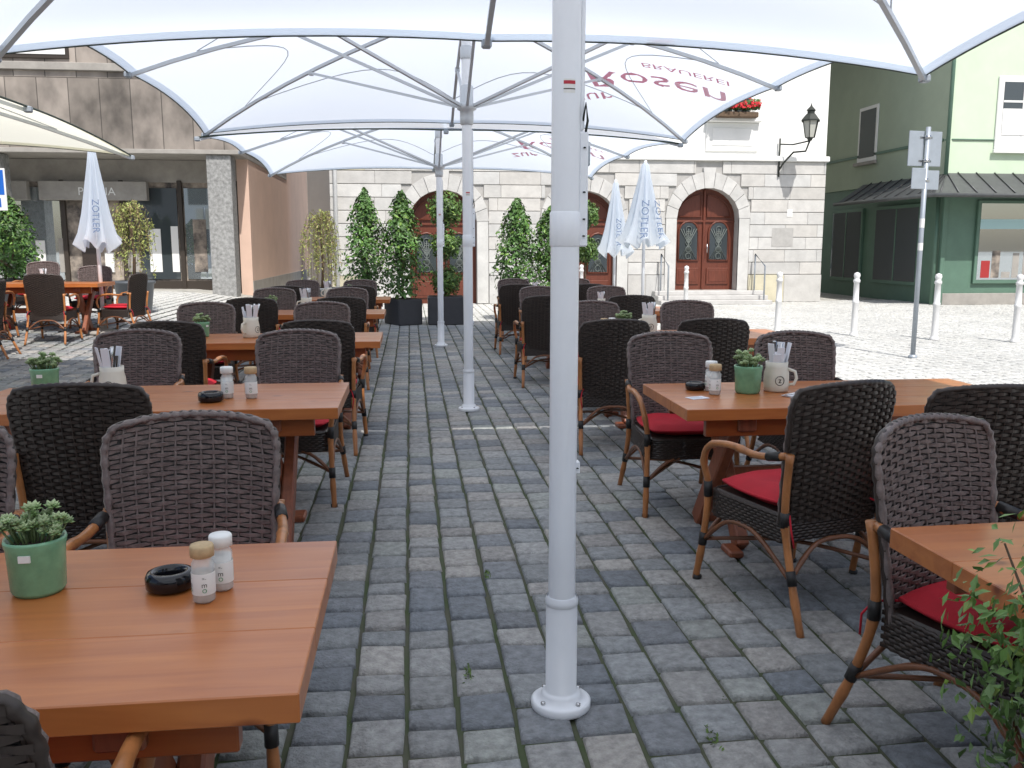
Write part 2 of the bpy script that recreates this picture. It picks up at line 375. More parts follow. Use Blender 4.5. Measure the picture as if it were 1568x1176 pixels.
    for s in(-1,1):
        bam([(s*.275,.29,0),(s*.262,.255,.22),(s*.258,.238,.44),(s*.278,.25,.56),(s*.290,.19,.645),(s*.290,.05,.675),(s*.280,-.12,.665),(s*.256,-.26,.69)],.0155)
        bam([(s*.265,-.40,0),(s*.25,-.31,.22),(s*.245,-.255,.44),(s*.256,-.28,.7)],.0155,'bamboo')
        for (p,q) in (((s*.264,.262,.17),(s*.262,.255,.23)),((s*.258,.238,.40),(s*.26,.24,.47)),((s*.252,-.325,.18),(s*.249,-.305,.235)),((s*.246,-.257,.40),(s*.247,-.257,.46)),((s*.273,-.17,.672),(s*.262,-.235,.685)),((s*.273,.283,0),(s*.271,.278,.02))):
            b.tube([p,q],.0195,'black',8)
        bam([(s*.262,.25,.2),(s*.255,.12,.31),(s*.25,0,.335),(s*.25,-.12,.31),(s*.25,-.3,.2)],.010,'bambood')
    bam([(-.262,.255,.2),(-.14,.25,.31),(0,.245,.33),(.14,.25,.31),(.262,.255,.2)],.010,'bambood')
    bam([(-.25,-.31,.2),(-.12,-.28,.31),(0,-.27,.33),(.12,-.28,.31),(.25,-.31,.2)],.010,'bambood')
    bam([(-.262,.25,.2),(0,-.02,.24),(.25,-.31,.2)],.009,'bambood'); bam([(.262,.25,.2),(0,-.02,.255),(-.25,-.31,.2)],.009,'bambood')
    return b.obj(name,data_only=True)
CH=chair_mesh('wicker_armchair','wick')
def chair(x,y,deg,z=None):
    inst('wicker_armchair',CH,(x,y,gz(x,y) if z is None else z),math.radians(deg+R.uniform(-4,4)))
# ---------------- table
def table_mesh(L=1.8,D=.8):
    b=MB(); n=3; w=D/n
    for i in range(n):
        y0=-D/2+i*w; k=R.uniform(.94,1.05)
        b.box(-L/2+.0,L/2,y0+.0003,y0+w-.0003,.695,.75,'wood',.0025,col=(k,k*.98,k*.96))
    for s in(-1,1):
        b.box(-L/2+.12,L/2-.12,s*(D/2-.1)-.02,s*(D/2-.1)+.02,.60,.694,'wood',.004,col=(.7,.55,.45))
        x=s*(L/2-.32)
        b.box(x-.045,x+.045,-D/2+.06,D/2-.06,.625,.693,'legw',.006)
        for t in(-1,1):
            h=.66; a=math.atan2(.5*t,h); ln=math.hypot(.5,h)
            mt=Matrix.Translation((x+t*.031,0,.325))@Matrix.Rotation(-a,4,'X')
            b.box(-.03,.03,-.052,.052,-ln/2+.02,ln/2-.03,'legw',.008,mtx=mt)
        for t in (-1,1): b.box(x+(-.07 if t<0 else .0),x+(.0 if t<0 else .07),t*.29-.07,t*.29+.07,0,.035,'legw',.008)
    b.box(-L/2+.36,L/2-.36,-.025,.025,.29,.37,'legw',.006)
    return b.obj('wooden_table',data_only=True)
TB=table_mesh()
def table(x,y,deg=0): return inst('wooden_table',TB,(x,y,gz(x,y)),math.radians(deg))
for (x,y,d) in [(-1.1,1.84,0),(-1.25,4.58,0),(-1.15,7.55,0),(-1.2,10.5,0),(-1.2,13.3,0),
                (2.19,1.81,2),(2.17,4.34,0),(2.35,7.45,0),(2.3,10.6,0),(2.4,13.5,0),(-5.5,14.2,0),(-6.6,11.9,0)]:
    table(x,y,d)
for c in [(-.76,1.345,4),(-.67,2.52,180),(-1.46,2.5,178),(-1.30,3.86,2),(-.72,5.38,180),(-1.70,5.5,182),
          (-.66,6.78,0),(-1.72,6.8,0),(-.85,8.3,180),(-1.9,8.35,180),
          (-.75,9.75,0),(-1.65,9.7,0),(-.8,11.3,180),(-1.7,11.3,180),(-.75,12.5,0),(-1.65,12.5,0),(-.8,14.1,180),(-1.7,14.1,180),
          (1.68,2.22,203),(1.62,3.56,14),(2.26,3.42,-4),(1.56,4.96,180),(2.36,4.92,180),
          (1.47,6.6,0),(2.25,6.6,-3),(1.75,8.15,180),(2.65,8.1,180),(1.45,9.75,0),(2.4,9.75,0),(1.7,11.4,180),(2.6,11.4,180),
          (1.5,12.7,0),(2.5,12.7,0),(1.7,14.3,180),(2.7,14.3,180),
          (-5.1,13.4,0),(-6.0,13.4,0),(-5.1,15.0,180),(-5.95,15.05,180),(-6.0,11.1,0),(-6.0,12.7,180),(-4.4,14.25,80),(-5.5,12.0,100),(-6.8,13.4,-70)]:
    chair(*c)
# ---------------- table items
def mk_pot():
    b=MB(); b.lathe([(0,0),(.05,0),(.056,.01),(.060,.1),(.064,.118),(.062,.125),(.057,.122),(.054,.105),(0,.105)],'green',n=28); b.lathe([(.055,.107),(0,.112)],'soil',n=16)
    b.box(-.012,.012,-.063,-.058,.085,.1,'label')
    for i in range(38):
        a=R.uniform(0,6.28); r=.066*R.random()**.6; cx,cy=r*math.cos(a),r*math.sin(a); cz=.13+R.uniform(-.008,.055)*(1-r*7)+.01; c=R.uniform(.8,1.4); sz=R.uniform(.8,1.3)
        b.tube([(cx*.6,cy*.6,.105),(cx,cy,cz)],.0025,'leaf',4,col=(.15,.2,.08))
        for k in range(14):
            t=k*2.4; e=.1+k*.09; d=Vector((math.cos(t)*math.cos(e),math.sin(t)*math.cos(e),math.sin(e))); p=Vector((cx,cy,cz))+d*.010*sz
            q=p+d*.007*sz; s=Vector((-math.sin(t),math.cos(t),0))*.0065*sz; u=d.cross(s).normalized()*.003
            col=(.34*c,.42*c,.22*c) if k>5 else (.19*c,.29*c,.11*c)
            b.add([Vector((cx,cy,cz)),p+s,p-s,q,p+u,p-u],[(0,1,4),(0,4,2),(1,3,4),(3,2,4),(0,5,1),(0,2,5),(1,5,3),(5,2,3)],'leaf',True,col)
    return b.obj('p',data_only=True)
def mk_jar(white=False):
    b=MB(); b.lathe([(0,.001),(.021,.001),(.024,.006),(.024,.085),(.019,.095),(.019,.102)],'jar',n=20)
    b.lathe([(0,.004),(.0215,.004),(.0215,.08 if white else .06),(0,.08 if white else .062)],'label' if white else 'salt',n=20)
    b.lathe([(.0245,.02),(.0247,.021),(.0247,.066),(.0245,.067)],'label',n=20)
    b.lathe([(.023,.1),(.025,.101),(.025,.122),(.023,.126),(0,.126)],'frame' if white else 'cork',n=20)
    for i,(tx,sz,z,k) in enumerate([('=-',.01,.054,'dframe'),('m',.016,.038,'dframe'),('o',.02,.026,'green')]):
        vs,fs=text_mesh(tx,sz)
        for a in (3.4,4.8,.5): b.add([(.0252*math.cos(a+v.x/.025),.0252*math.sin(a+v.x/.025),z+v.y) for v in vs],fs,k)
    return b.obj('p',data_only=True)
def mk_ash():
    b=MB(); b.lathe([(0,0),(.042,0),(.052,.008),(.053,.03),(.048,.04),(.036,.043),(.030,.037),(.028,.02),(.03,.012),(0,.012)],'ash',n=32)
    return b.obj('p',data_only=True)
def mk_mug():
    b=MB(); b.lathe([(0,0),(.045,0),(.052,.006),(.055,.03),(.053,.08),(.047,.105),(.048,.13),(.044,.13),(.042,.1),(0,.05)],'cream',n=28)
    b.tube([(-.05,0,.03),(-.075,0,.035),(-.085,0,.06),(-.078,0,.09),(-.046,0,.1)],.007,'cream',8)
    for a in (4.7,2.0):
        b.tube([(.0555*math.cos(a+.35*math.cos(t)),.0555*math.sin(a+.35*math.cos(t)),.052+.02*math.sin(t)) for t in [i*.5236 for i in range(13)]],.0016,'dframe',4,False)
        vs,fs=text_mesh('z',.035)
        b.add([(.0565*math.cos(a+v.x/.0565),.0565*math.sin(a+v.x/.0565),.043+v.y) for v in vs],fs,'dframe')
    for i in range(13):
        a=R.uniform(0,6.28); r=R.uniform(.005,.03); x,y=r*math.cos(a),r*math.sin(a); h=R.uniform(.17,.225); lx,ly=x*2.3,y*1.6
        if i<6:
            m=Matrix.Translation((x,y,.06))@Matrix.Rotation(a,4,'Z')@Matrix.Rotation(.2,4,'Y'); b.box(-.002,.002,-.016,.016,0,h-.07,'napkin',mtx=m)
        else:
            b.tube([(x,y,.05),(lx,ly,h-.05),(lx*1.2,ly*1.2,h)],[.003,.003,.0075],'steel' if i%3 else 'dframe',6)
    return b.obj('p',data_only=True)
def mk_card():
    b=MB(); b.box(-.05,.05,-.035,.035,0,.002,'napkin')
    for i in range(5): b.box(-.038,.01+.01*(i%3),-.025+.011*i,-.0235+.011*i,.0022,.0024,'tblue')
    return b.obj('p',data_only=True)
def mk_ruf():
    b=MB(); 
    for i in range(3): b.box(-.1,.1,-.06,.06,.003*i,.003*i+.0025,'napkin',mtx=Matrix.Rotation(.12*i,4,'Z')@Matrix.Rotation(.03,4,'X'))
    b.tube([(-.11,.02,.013),(.11,-.01,.013)],.004,'steel',6)
    return b.obj('p',data_only=True)
IT={'potted_succulent':mk_pot(),'spice_jar':mk_jar(),'salt_jar':mk_jar(True),'ashtray':mk_ash(),'cutlery_mug':mk_mug(),'info_card':mk_card(),'napkin_stack':mk_ruf()}
def item(k,x,y,rz=0,s=1): inst(k,IT[k],(x,y,.7505+gz(x,y)),rz,s)
item('potted_succulent',-.825,1.97,0); item('ashtray',-.54,1.95); item('spice_jar',-.45,1.87,.2); item('salt_jar',-.425,1.935,0)
item('potted_succulent',-1.87,4.74,0,1.1); item('cutlery_mug',-1.5,4.62,0,1.2); item('ashtray',-.98,4.42,0,1.15); item('spice_jar',-.80,4.5,0,1.25); item('salt_jar',-.92,4.52,0,1.25); item('napkin_stack',-1.38,4.42,.2)
item('potted_succulent',-1.75,7.7,1); item('cutlery_mug',-1.33,7.6,1,1.3); item('salt_jar',-.75,7.5)
item('cutlery_mug',-1.2,10.5,0,1.3); item('spice_jar',-.7,10.4); item('salt_jar',-.6,10.5,0,1.2); item('potted_succulent',-1.6,10.5); item('cutlery_mug',-1.2,13.3,0,1.2); item('potted_succulent',-.9,13.3)
item('salt_jar',1.81,2.0,0,1.05); item('spice_jar',1.83,1.95,1.2,1.05); item('info_card',1.60,1.86,-.2)
item('potted_succulent',1.73,4.38,2,1.15); item('cutlery_mug',1.90,4.42,2.6,1.2); item('spice_jar',1.54,4.34,0,1.25); item('salt_jar',1.56,4.46,0,1.25); item('ashtray',1.49,4.5); item('napkin_stack',1.98,4.25,.4); item('info_card',1.42,4.25,.3)
item('cutlery_mug',2.05,7.5,0,1.3); item('spice_jar',1.62,7.35,0,1.2); item('salt_jar',1.70,7.4,0,1.2); item('potted_succulent',1.85,7.6)
item('potted_succulent',1.75,10.5); item('cutlery_mug',2.3,10.6); item('cutlery_mug',1.9,13.5); item('cutlery_mug',-5.5,14.2)
# ---------------- open umbrellas
def umbrella(cx,cy,hx,hy,zc,zm,zp,zr,cm='canopy',text=None,tag=False):
    b=MB(); per=[]
    N=12
    cs=[(1,0),(1,1),(0,1),(-1,1),(-1,0),(-1,-1),(0,-1),(1,-1)]
    for i in range(8):
        a=cs[i]; c=cs[(i+1)%8]
        za=zc if abs(a[0])+abs(a[1])==2 else zm; zb=zc if abs(c[0])+abs(c[1])==2 else zm
        for t in range(N):
            f=t/N; x=lerp(a[0],c[0],f); y=lerp(a[1],c[1],f); bow=4*f*(1-f)
            k=1-.016*bow
            if abs(a[0])==abs(c[0])==1: x*=k
            if abs(a[1])==abs(c[1])==1: y*=k
            per.append((x*hx,y*hy,lerp(za,zb,f)+.05*bow,bow))
    n=len(per); K=12
    def P(i,s,off=0):
        x,y,z,bw=per[i%n]; d=zp-z
        return Vector((x*s,y*s,zp-d*(.60*s+.40*s**2.6)+.05*bw*math.sin(math.pi*s)*s+off))
    vs=[Vector((0,0,zp))];fs=[]
    for k in range(1,K+1):
        for i in range(n): vs.append(P(i,k/K))
    for i in range(n): fs.append((0,1+i,1+(i+1)%n))
    for k in range(K-1):
        for i in range(n): fs.append((1+k*n+i,1+(k+1)*n+i,1+(k+1)*n+(i+1)%n,1+k*n+(i+1)%n))
    b.add(vs,fs,cm,True)
    b.tube([P(i,1) for i in range(n+1)],.009,'trim',5,False)
    # hem strip (double fabric)
    hv=[];hf=[]
    for i in range(n): hv+= [P(i,.975,-.006),P(i,.998,-.006)]
    for i in range(n): hf.append((2*i,2*i+1,(2*i+3)%(2*n),(2*i+2)%(2*n)))
    b.add(hv,hf,cm,True)
    for i in range(8):
        j=i*N
        b.tube([P(j,s/8,-.03) for s in range(0,9)],.021,'alu',4,True,sq=True,smooth=False)
        q=P(j,.52,-.05); d=Vector((q.x,q.y,0)).normalized()*.075
        b.tube([(d.x,d.y,zr),q],.017,'alu',4,True,sq=True,smooth=False)
        e=P(j,.52,-.04); b.box(e.x-.025,e.x+.025,e.y-.025,e.y+.025,e.z-.035,e.z+.02,'alu',.008)
        e=P(j,1,-.02); b.box(e.x-.03,e.x+.03,e.y-.03,e.y+.03,e.z-.025,e.z+.025,'signback',.01)
        pts=[]
        for t in range(N+1):
            f=t/N; s=.80-.22*4*f*(1-f); pts.append(P(j+t,s,-.008))
        b.tube(pts,.005,'alu',4,False)
    b.lathe([(.045,zr-.16),(.058,zr-.15),(.06,zr-.1),(.06,zr-.04),(.085,zr-.025),(.085,zr+.02),(.06,zr+.03),(.058,zr+.17),(.045,zr+.18)],'alu',n=20)
    b.lathe([(.05,zr+.4),(.054,zr+.41),(.054,zr+.5),(.045,zr+.51)],'alu',n=20)
    b.lathe([(.06,zp-.2),(.11,zp-.18),(.11,zp-.1),(0,zp-.08)],'pole',n=20)
    b.tube([(0,0,.36),(0,0,zp-.05)],.0435,'pole',28,False)
    b.lathe([(.0,.0),(.094,.0),(.098,.006),(.098,.026),(.09,.032),(.07,.034),(.066,.05),(.058,.058),(.051,.062),(.051,.365),(.047,.38),(.0435,.385)],'pole',n=36)
    b.lathe([(.0515,.355),(.0535,.357),(.0535,.372),(.0495,.385)],'pole',n=28)
    for i in range(4):
        a=i*math.pi/2+.6; b.lathe([(.0,.033),(.008,.033),(.008,.041),(0,.043)],'steel',c=(.08*math.cos(a),.08*math.sin(a),0),n=6)
    b.lathe([(.0440,1.50),(.047,1.505),(.047,1.60),(.0440,1.605)],'pole',n=28)
    b.box(.038,.066,-.018,.018,1.5,1.84,'pole',.004); b.box(.05,.071,-.012,.012,1.55,1.60,'trim',.003); b.box(.05,.073,-.012,.012,1.74,1.8,'signback',.003)
    b.box(.0405,.053,-.012,.012,1.842,zr-.2,'pole',.003); b.box(.0535,.0545,-.004,.004,1.85,zr-.22,'iron')
    for z in (1.53,1.58,1.66,1.79): b.lathe([(0,0),(.004,0),(.004,.004),(0,.005)],'iron',c=(.054,-.0195,z),n=6)
    b.tube([(.055,-.01,1.82),(.062,-.02,1.87),(.056,-.02,1.92),(.05,-.01,1.87)],.004,'iron',5)
    b.box(.036,.052,-.016,.016,.79,.83,'pole',.003); b.lathe([(0,0),(.005,0),(0,.004)],'iron',c=(.044,-.0165,.808),n=8)
    for (z0,z1,k,o) in((1.945,1.985,'label',.0006),(1.97,1.98,'tred',.0012),(1.955,1.958,'dframe',.0012)):
        vs=[];
        for q in range(5):
            a=-math.pi/2-.35+.2*q; 
            for z in(z0,z1): vs.append(((.0435+o)*math.cos(a),(.0435+o)*math.sin(a),z))
        b.add(vs,[(2*q,2*q+2,2*q+3,2*q+1) for q in range(4)],k)
    if text:
        def surf(x,y):
            m=max(abs(x)/hx,abs(y)/hy); px,py=x/m,y/m
            best=min(range(n),key=lambda i:(per[i][0]-px)**2+(per[i][1]-py)**2)
            return P(best,min(1,m),-.012).z
        for (tx,sz,c,r,k) in text:
            vs,fs=text_mesh(tx,sz); cr,sr=math.cos(r),math.sin(r); out=[]
            for v in vs:
                X=c[0]+cr*v.x-sr*v.y; Y=c[1]+sr*v.x+cr*v.y; out.append((X,Y,surf(X,Y)))
            b.add(out,fs,k)
    if tag:
        y=hy*.985; b.box(.95,1.13,y-.016,y-.010,zm-.0,zm+.05,'label'); b.box(.97,1.11,y-.0175,y-.0162,zm+.012,zm+.038,'tred')
    return b.obj('parasol',(cx,cy,0))
TX=[('Rosen',.6,(1.98,1.1),math.radians(-25),'tpink'),('BRAUEREI',.2,(2.15,.62),math.radians(-25),'tpink'),('zur',.34,(1.5,1.95),math.radians(-25),'tpink')]
umbrella(.47,2.70,2.75,2.75,2.56,2.70,3.35,2.5,tag=True)
umbrella(.52,8.09,2.85,2.78,2.79,2.95,3.6,2.72,text=TX)
umbrella(.45,13.5,2.85,2.68,2.74,2.86,3.5,2.68,text=TX)
umbrella(.47,-2.7,2.75,2.72,2.56,2.70,3.35,2.5)  # added out of view behind the camera to shade the nearest table
umbrella(-5.8,7.7,2.8,2.65,2.48,2.6,3.2,2.4,'canopyy')
# ---------------- closed umbrellas
def closed(x,y,h,sc_=1,rot=0,ta=(4.5,)):
    b=MB(); b.tube([(0,0,.05),(0,0,h)],.03,'pole',14)
    prof=[(.02,h),(.045,h-.05),(.07,h-.3),(.11,h-.65),(.155,h-1.0),(.21,h-1.3),(.27,h-1.5)]
    n=64; vs=[];fs=[]
    for i,(r,z) in enumerate(prof):
        for j in range(n):
            t=2*math.pi*j/n; f=math.cos(t*8+.25*i); f=abs(f)**.6*(1 if f>0 else -1)
            rr=r*sc_*(1+.28*f*min(1,i/3)+.08*math.sin(t*3+x)); zz=z+(.07*f+.04*math.sin(t*3) if i==len(prof)-1 else 0)
            vs.append((rr*math.cos(t),rr*math.sin(t),zz))
    for i in range(len(prof)-1):
        for j in range(n): fs.append((i*n+j,i*n+(j+1)%n,(i+1)*n+(j+1)%n,(i+1)*n+j))
    b.add(vs,fs,'canopy',True)
    b.lathe([(.0,h+.05),(.03,h+.03),(.03,h-.02)],'pole',n=12)
    for a in ta:
        tv,tf=text_mesh('ZOTLER',.13*sc_); out=[]
        for v in tv:
            zz=h-1.05-v.x; rr=(.075+(h-zz)/1.5*.21)*sc_*1.1+.012
            out.append((rr*math.cos(a+v.y/rr),rr*math.sin(a+v.y/rr),zz))
        b.add(out,tf,'tblue')
    b.lathe([(.0,.0),(.28,.0),(.3,.02),(.3,.05),(.06,.07),(.045,.1),(.045,.35),(.03,.36)],'conc',n=28)
    return b.obj('closed_parasol',(x,y,gz(x,y)),rot)
closed(-4.75,14.4,2.85,1.05,0,(4.85,)); closed(4.4,16.6,3.05,1.5,0,(4.3,5.1)); closed(4.3,18.6,2.85,1.2,.4,(4.2,))
# ---------------- plants
def shrub_clumps(b,shape,n,size,base,seed,asp=.5):
    r=random.Random(seed)
    for i in range(n):
        p,d=shape(r); 
        k=.6+.65*r.random()+.35*math.sin(p.x*9+seed)*math.sin(p.z*7+p.y*5)
        k=max(.25,k); c=tuple(q*k for q in base)
        if r.random()<.14: c=(c[0]*1.9,c[1]*1.5,c[2]*1.2)
        b.leaf(p,(d+Vector((r.uniform(-1,1),r.uniform(-1,1),r.uniform(-.6,1)))*.9),size*r.uniform(.6,1.3),c,asp=asp)
def planter(b,r,h,k='dpot'):
    b.lathe([(0,0),(r*.78,0),(r*.8,.02),(r*.98,h*.9),(r*1.06,h*.92),(r*1.06,h),(r*.94,h),(r*.9,h-.06),(0,h-.06)],k,n=28); b.lathe([(r*.9,h-.05),(0,h-.04)],'soil',n=16)
def conical(x,y,h,r,seed,n=2600,sq=False):
    b=MB(); 
    if sq: b.box(-.36,.36,-.25,.25,0,.5,'dpot',.02); b.box(-.33,.33,-.22,.22,.5,.505,'soil')
    else: planter(b,.28,.5)
    b.tube([(0,0,.4),(.02,0,h*.5),(0,.01,h*.9)],[.03,.02,.006],'bark',8)
    rr=random.Random(seed)
    for _ in range(14):
        a,t=rr.uniform(0,6.28),rr.uniform(0,1)
        z=.55+t*(h-.9); b.tube([(0,0,z),(math.cos(a)*r*.7,math.sin(a)*r*.7,z+.25)],[.01,.004],'bark',5)
    def sh(q):
        t=q.random()**.8; a=q.uniform(0,6.28); z=.5+t*(h-.5)
        R0=r*(math.sin(math.pi*min(1,(t*.8+.2)))**.6)*(1-.25*t)
        R0*=1+.2*math.sin(a*3+z*6+seed)+.14*math.sin(a*5-z*11)
        m=q.random()**.45; R1=R0*m*1.05
        d=Vector((math.cos(a),math.sin(a),.5)); return Vector((math.cos(a)*R1,math.sin(a)*R1,z+q.uniform(-.03,.12))),d
    shrub_clumps(b,sh,n,.046,(.075,.165,.035),seed)
    b.obj('potted_shrub',(x,y,gz(x,y)),seed)
conical(-.85,17.6,2.5,.44,1,3400); conical(-.15,17.5,2.45,.44,2,3400,sq=True); conical(2.15,18,2.35,.48,3,3400); conical(2.85,18.2,2.2,.45,4,3000)
conical(-7.75,18.6,2.0,.5,5,3000); conical(-8.9,18.9,2.2,.5,6,3000); conical(-8.35,19.6,2.1,.45,8)
def topiary(x,y,tiers,seed):
    b=MB(); b.box(-.35,.35,-.25,.25,0,.55,'dpot',.02); b.box(-.32,.32,-.22,.22,.55,.555,'soil')
    b.tube([(0,0,.5),(.01,0,1.2),(0,0,tiers[-1][0])],[.025,.02,.015],'bark',8)
    for (z,r) in tiers:
        def sh(q,z=z,r=r):
            a=q.uniform(0,6.28); e=math.asin(q.uniform(-1,1)); m=r*q.random()**.3*(1+.15*math.sin(a*4+e*5))
            d=Vector((math.cos(a)*math.cos(e),math.sin(a)*math.cos(e),math.sin(e))); return Vector((0,0,z))+d*m,d
        shrub_clumps(b,sh,int(2200*r/.4),.035,(.085,.165,.035),seed)
    b.obj('topiary_tree',(x,y,gz(x,y)))
topiary(.68,17.4,[(.85,.3),(1.55,.3),(2.2,.34)],11); topiary(3.55,18,[(1.45,.28),(2.15,.28)],12)
def willow(x,y,h,seed,r=.5):
    b=MB(); planter(b,.36,.6,'gpot'); q=random.Random(seed)
    b.tube([(0,0,.5),(.03,.02,1.1),(-.02,0,h-.2)],[.035,.028,.02],'bark',8)
    for i in range(70):
        a=q.uniform(0,6.28); m=r*q.uniform(.3,1); top=h+q.uniform(-.35,.08); low=q.uniform(.6,1.5)
        pts=[]
        for s in range(9):
            t=s/8
            rr=m*min(1,t*2.2)**.6*(1 if t<.5 else 1+.25*(t-.5)); z=(h-.25)+(top-h+.25)*min(1,t*5) if t<.2 else lerp(top,low,(t-.2)/.8)
            pts.append(Vector((rr*math.cos(a+t*.2),rr*math.sin(a+t*.2),z)))
        b.tube(pts,.004,'bark',3,False)
        for s in range(30):
            t=q.random()**.8*8; k=int(min(7,t)); p=pts[k].lerp(pts[k+1],t-k); c=q.uniform(.6,1.25)
            col=(.32*c,.36*c,.10*c) if q.random()<.8 else (.42*c,.34*c,.16*c)
            b.leaf(p+Vector((q.gauss(0,.02),q.gauss(0,.02),0)),Vector((q.uniform(-1,1),q.uniform(-1,1),.2)),.032*q.uniform(.7,1.3),col,asp=.35)
    b.obj('weeping_willow_in_pot',(x,y,gz(x,y)))
willow(-5.2,17.6,2.1,21,.38); willow(-1.95,20.2,2.3,22,.42)
def corner_shrub():
    b=MB(); planter(b,.26,.42)
    def sh(q):
        a=q.uniform(0,6.28); e=math.asin(q.uniform(-1,1)); m=q.random()**.4*(1+.3*math.sin(a*5+e*4))
        d=Vector((math.cos(a)*math.cos(e),math.sin(a)*math.cos(e),math.sin(e))); return Vector((d.x*.27*m,d.y*.27*m,.84+d.z*.26*m)),d
    q=random.Random(5)
    for i in range(70):
        p,d=sh(q); b.tube([(0,0,.4),(p.x*.6,p.y*.6,(.4+p.z)*.55),p],[.005,.004,.002],'bark',4)
    shrub_clumps(b,sh,10000,.013,(.09,.17,.04),3,asp=.5)
    b.obj('potted_boxwood',(1.14,1.12,0))
corner_shrub()
# ---------------- stone building
def arch_pts(xc,w,zs,zt,n=14):
    hw=w/2; r=zt-zs
    return [(xc-hw*math.cos(math.pi*i/n),zs+r*math.sin(math.pi*i/n)) for i in range(n+1)]
def stone_building():
    b=MB(); X0,X1,Z1=-2.0,11.2,3.75
    ops=[(.87,1.75,2.15,2.95,0),(4.6,1.75,2.15,2.95,0),(7.95,1.72,2.25,3.05,.33)]
    def q(x0,z0,x1,z1,y=0,k='stonej'): b.add([(x0,y,z0),(x1,y,z0),(x1,y,z1),(x0,y,z1)],[(0,1,2,3)],k)
    x=X0
    for (xc,w,zs,zt,zb) in ops:
        q(x,-.2,xc-w/2,Z1); ap=arch_pts(xc,w,zs,zt)
        for i in range(len(ap)-1):
            b.add([(ap[i][0],0,ap[i][1]),(ap[i+1][0],0,ap[i+1][1]),(ap[i+1][0],0,Z1),(ap[i][0],0,Z1)],[(0,1,2,3)],'stonej')
            b.add([(ap[i][0],-.07,ap[i][1]),(ap[i+1][0],-.07,ap[i+1][1]),(ap[i+1][0],.4,ap[i+1][1]),(ap[i][0],.4,ap[i][1])],[(0,1,2,3)],'stone',col=(.5,.48,.45))
        for s in(-1,1):
            xx=xc+s*w/2; b.add([(xx,-.07,0),(xx,.4,0),(xx,.4,zs),(xx,-.07,zs)],[(0,1,2,3)],'stone',col=(.5,.48,.45))
            b.box(min(xx,xx+s*.3),max(xx,xx+s*.3),-.07,-.001,.02,zs,'stone',.008,col=(.54,.535,.51))
        nv=11; rx=w/2; rz=zt-zs
        for i in range(nv):
            a0=math.pi*i/nv+.006; a1=math.pi*(i+1)/nv-.006; P=[]
            ext=.42+(.12 if i==nv//2 else 0)
            for y in(-.075,-.001):
                for (a,e) in((a0,0),(a1,0),(a1,ext),(a0,ext)): P.append((xc-(rx+e*.75)*math.cos(a),y,zs+(rz+e)*math.sin(a)))
            c=R.uniform(.48,.56); b.add(P,[(0,1,2,3),(0,4,5,1),(1,5,6,2),(2,6,7,3),(3,7,4,0)],'stone',col=(c,c*.985,c*.94))
        y=.30; dz=zb
        pts=[(xc-w/2,y,dz)]+[(p[0],y,p[1]) for p in ap]+[(xc+w/2,y,dz)]
        b.add(pts,[tuple(range(len(pts)))],'door')
        if zb>0: b.box(xc-w/2,xc+w/2,-.02,.3,0,zb,'stone',0,col=(.5,.49,.45))
        b.box(xc-.03,xc+.03,y-.05,y-.002,dz,zt-.03,'door',.01)
        b.box(xc-w/2+.003,xc+w/2-.003,y-.04,y-.003,zs-.10,zs-.04,'door',.01)
        for s in(-1,1):
            cx=xc+s*w*.245; hw=w*.16
            b.box(cx-hw-.04,cx+hw+.04,y-.035,y-.004,dz+.15,dz+.6,'door',.02)
            b.box(cx-hw+.03,cx+hw-.03,y-.045,y-.036,dz+.22,dz+.53,'door',.004)
            ga=[(cx+hw*math.cos(t),y-.02,dz+1.55+hw*1.1*math.sin(t)) for t in [math.pi*i/8 for i in range(9)]]
            gp=[(cx-hw,y-.02,dz+.8),(cx+hw,y-.02,dz+.8)]+ga
            b.add(gp,[tuple(range(len(gp)))],'glass')
            b.tube(gp+[gp[0]],.028,'door',5)
            for t in range(-3,4): b.tube([(cx+t*hw/3.6,y-.035,dz+.82),(cx-t*hw/3.6,y-.035,dz+1.65)],.011,'dooriron',4)
            for t in range(5): b.tube([(cx+.08*math.cos(a),y-.04,dz+.92+t*.18+.08*math.sin(a)) for a in [i*.785 for i in range(9)]],.011,'dooriron',4,False)
            fan=[(xc+s*(w/2-.12)*math.cos(t),y-.03,zs+.05+(zt-zs-.2)*math.sin(t)) for t in [i*math.pi/2/6 for i in range(0,6)]]+[(xc+s*.08,y-.03,zt-.15),(xc+s*.08,y-.03,zs+.05)]
            b.tube(fan+[fan[0]],.02,'door',5)
        b.tube([(xc+.09,y-.09,dz+1.0),(xc+.09,y-.09,dz+1.25)],.014,'steel',6)
        x=xc+w/2
    q(x,-.2,X1,Z1)
    nc=9; ch=(Z1-.75)/nc
    for c in range(-1,nc):
        z0=.75+c*ch if c>=0 else .0; z1=z0+(ch if c>=0 else .75); xx=X0-(.35 if c%2 else 0)
        while xx<X1:
            w=R.uniform(.8,1.5); a=max(X0,xx); e=min(X1,xx+w); segs=[(a,e)]
            for (xc,ww,zs,zt,zb) in ops:
                if z0<zs: hw=ww/2+.31
                elif z0<zt+.42:
                    rr=(z0-zs)/(zt-zs+.42); hw=(ww/2+.32)*math.sqrt(max(0,1-rr*rr))+.02
                else: continue
                ns=[]
                for (p,r_) in segs:
                    if r_<=xc-hw or p>=xc+hw: ns.append((p,r_)); continue
                    if p<xc-hw: ns.append((p,xc-hw))
                    if r_>xc+hw: ns.append((xc+hw,r_))
                segs=ns
            for (p,r_) in segs:
                if r_-p>.06:
                    k=R.uniform(.47,.57); t=R.uniform(0,.03); cc=(k,k*(.995-t),k*(.96-t*2))
                    if R.random()<.05: cc=(k*.95,k*.88,k*.65)
                    b.box(p+(.002),r_-(.002),-.045-(.04 if c<0 else 0),-.001,z0+.008,z1-.008,'stone',.008,col=cc)
            xx+=w
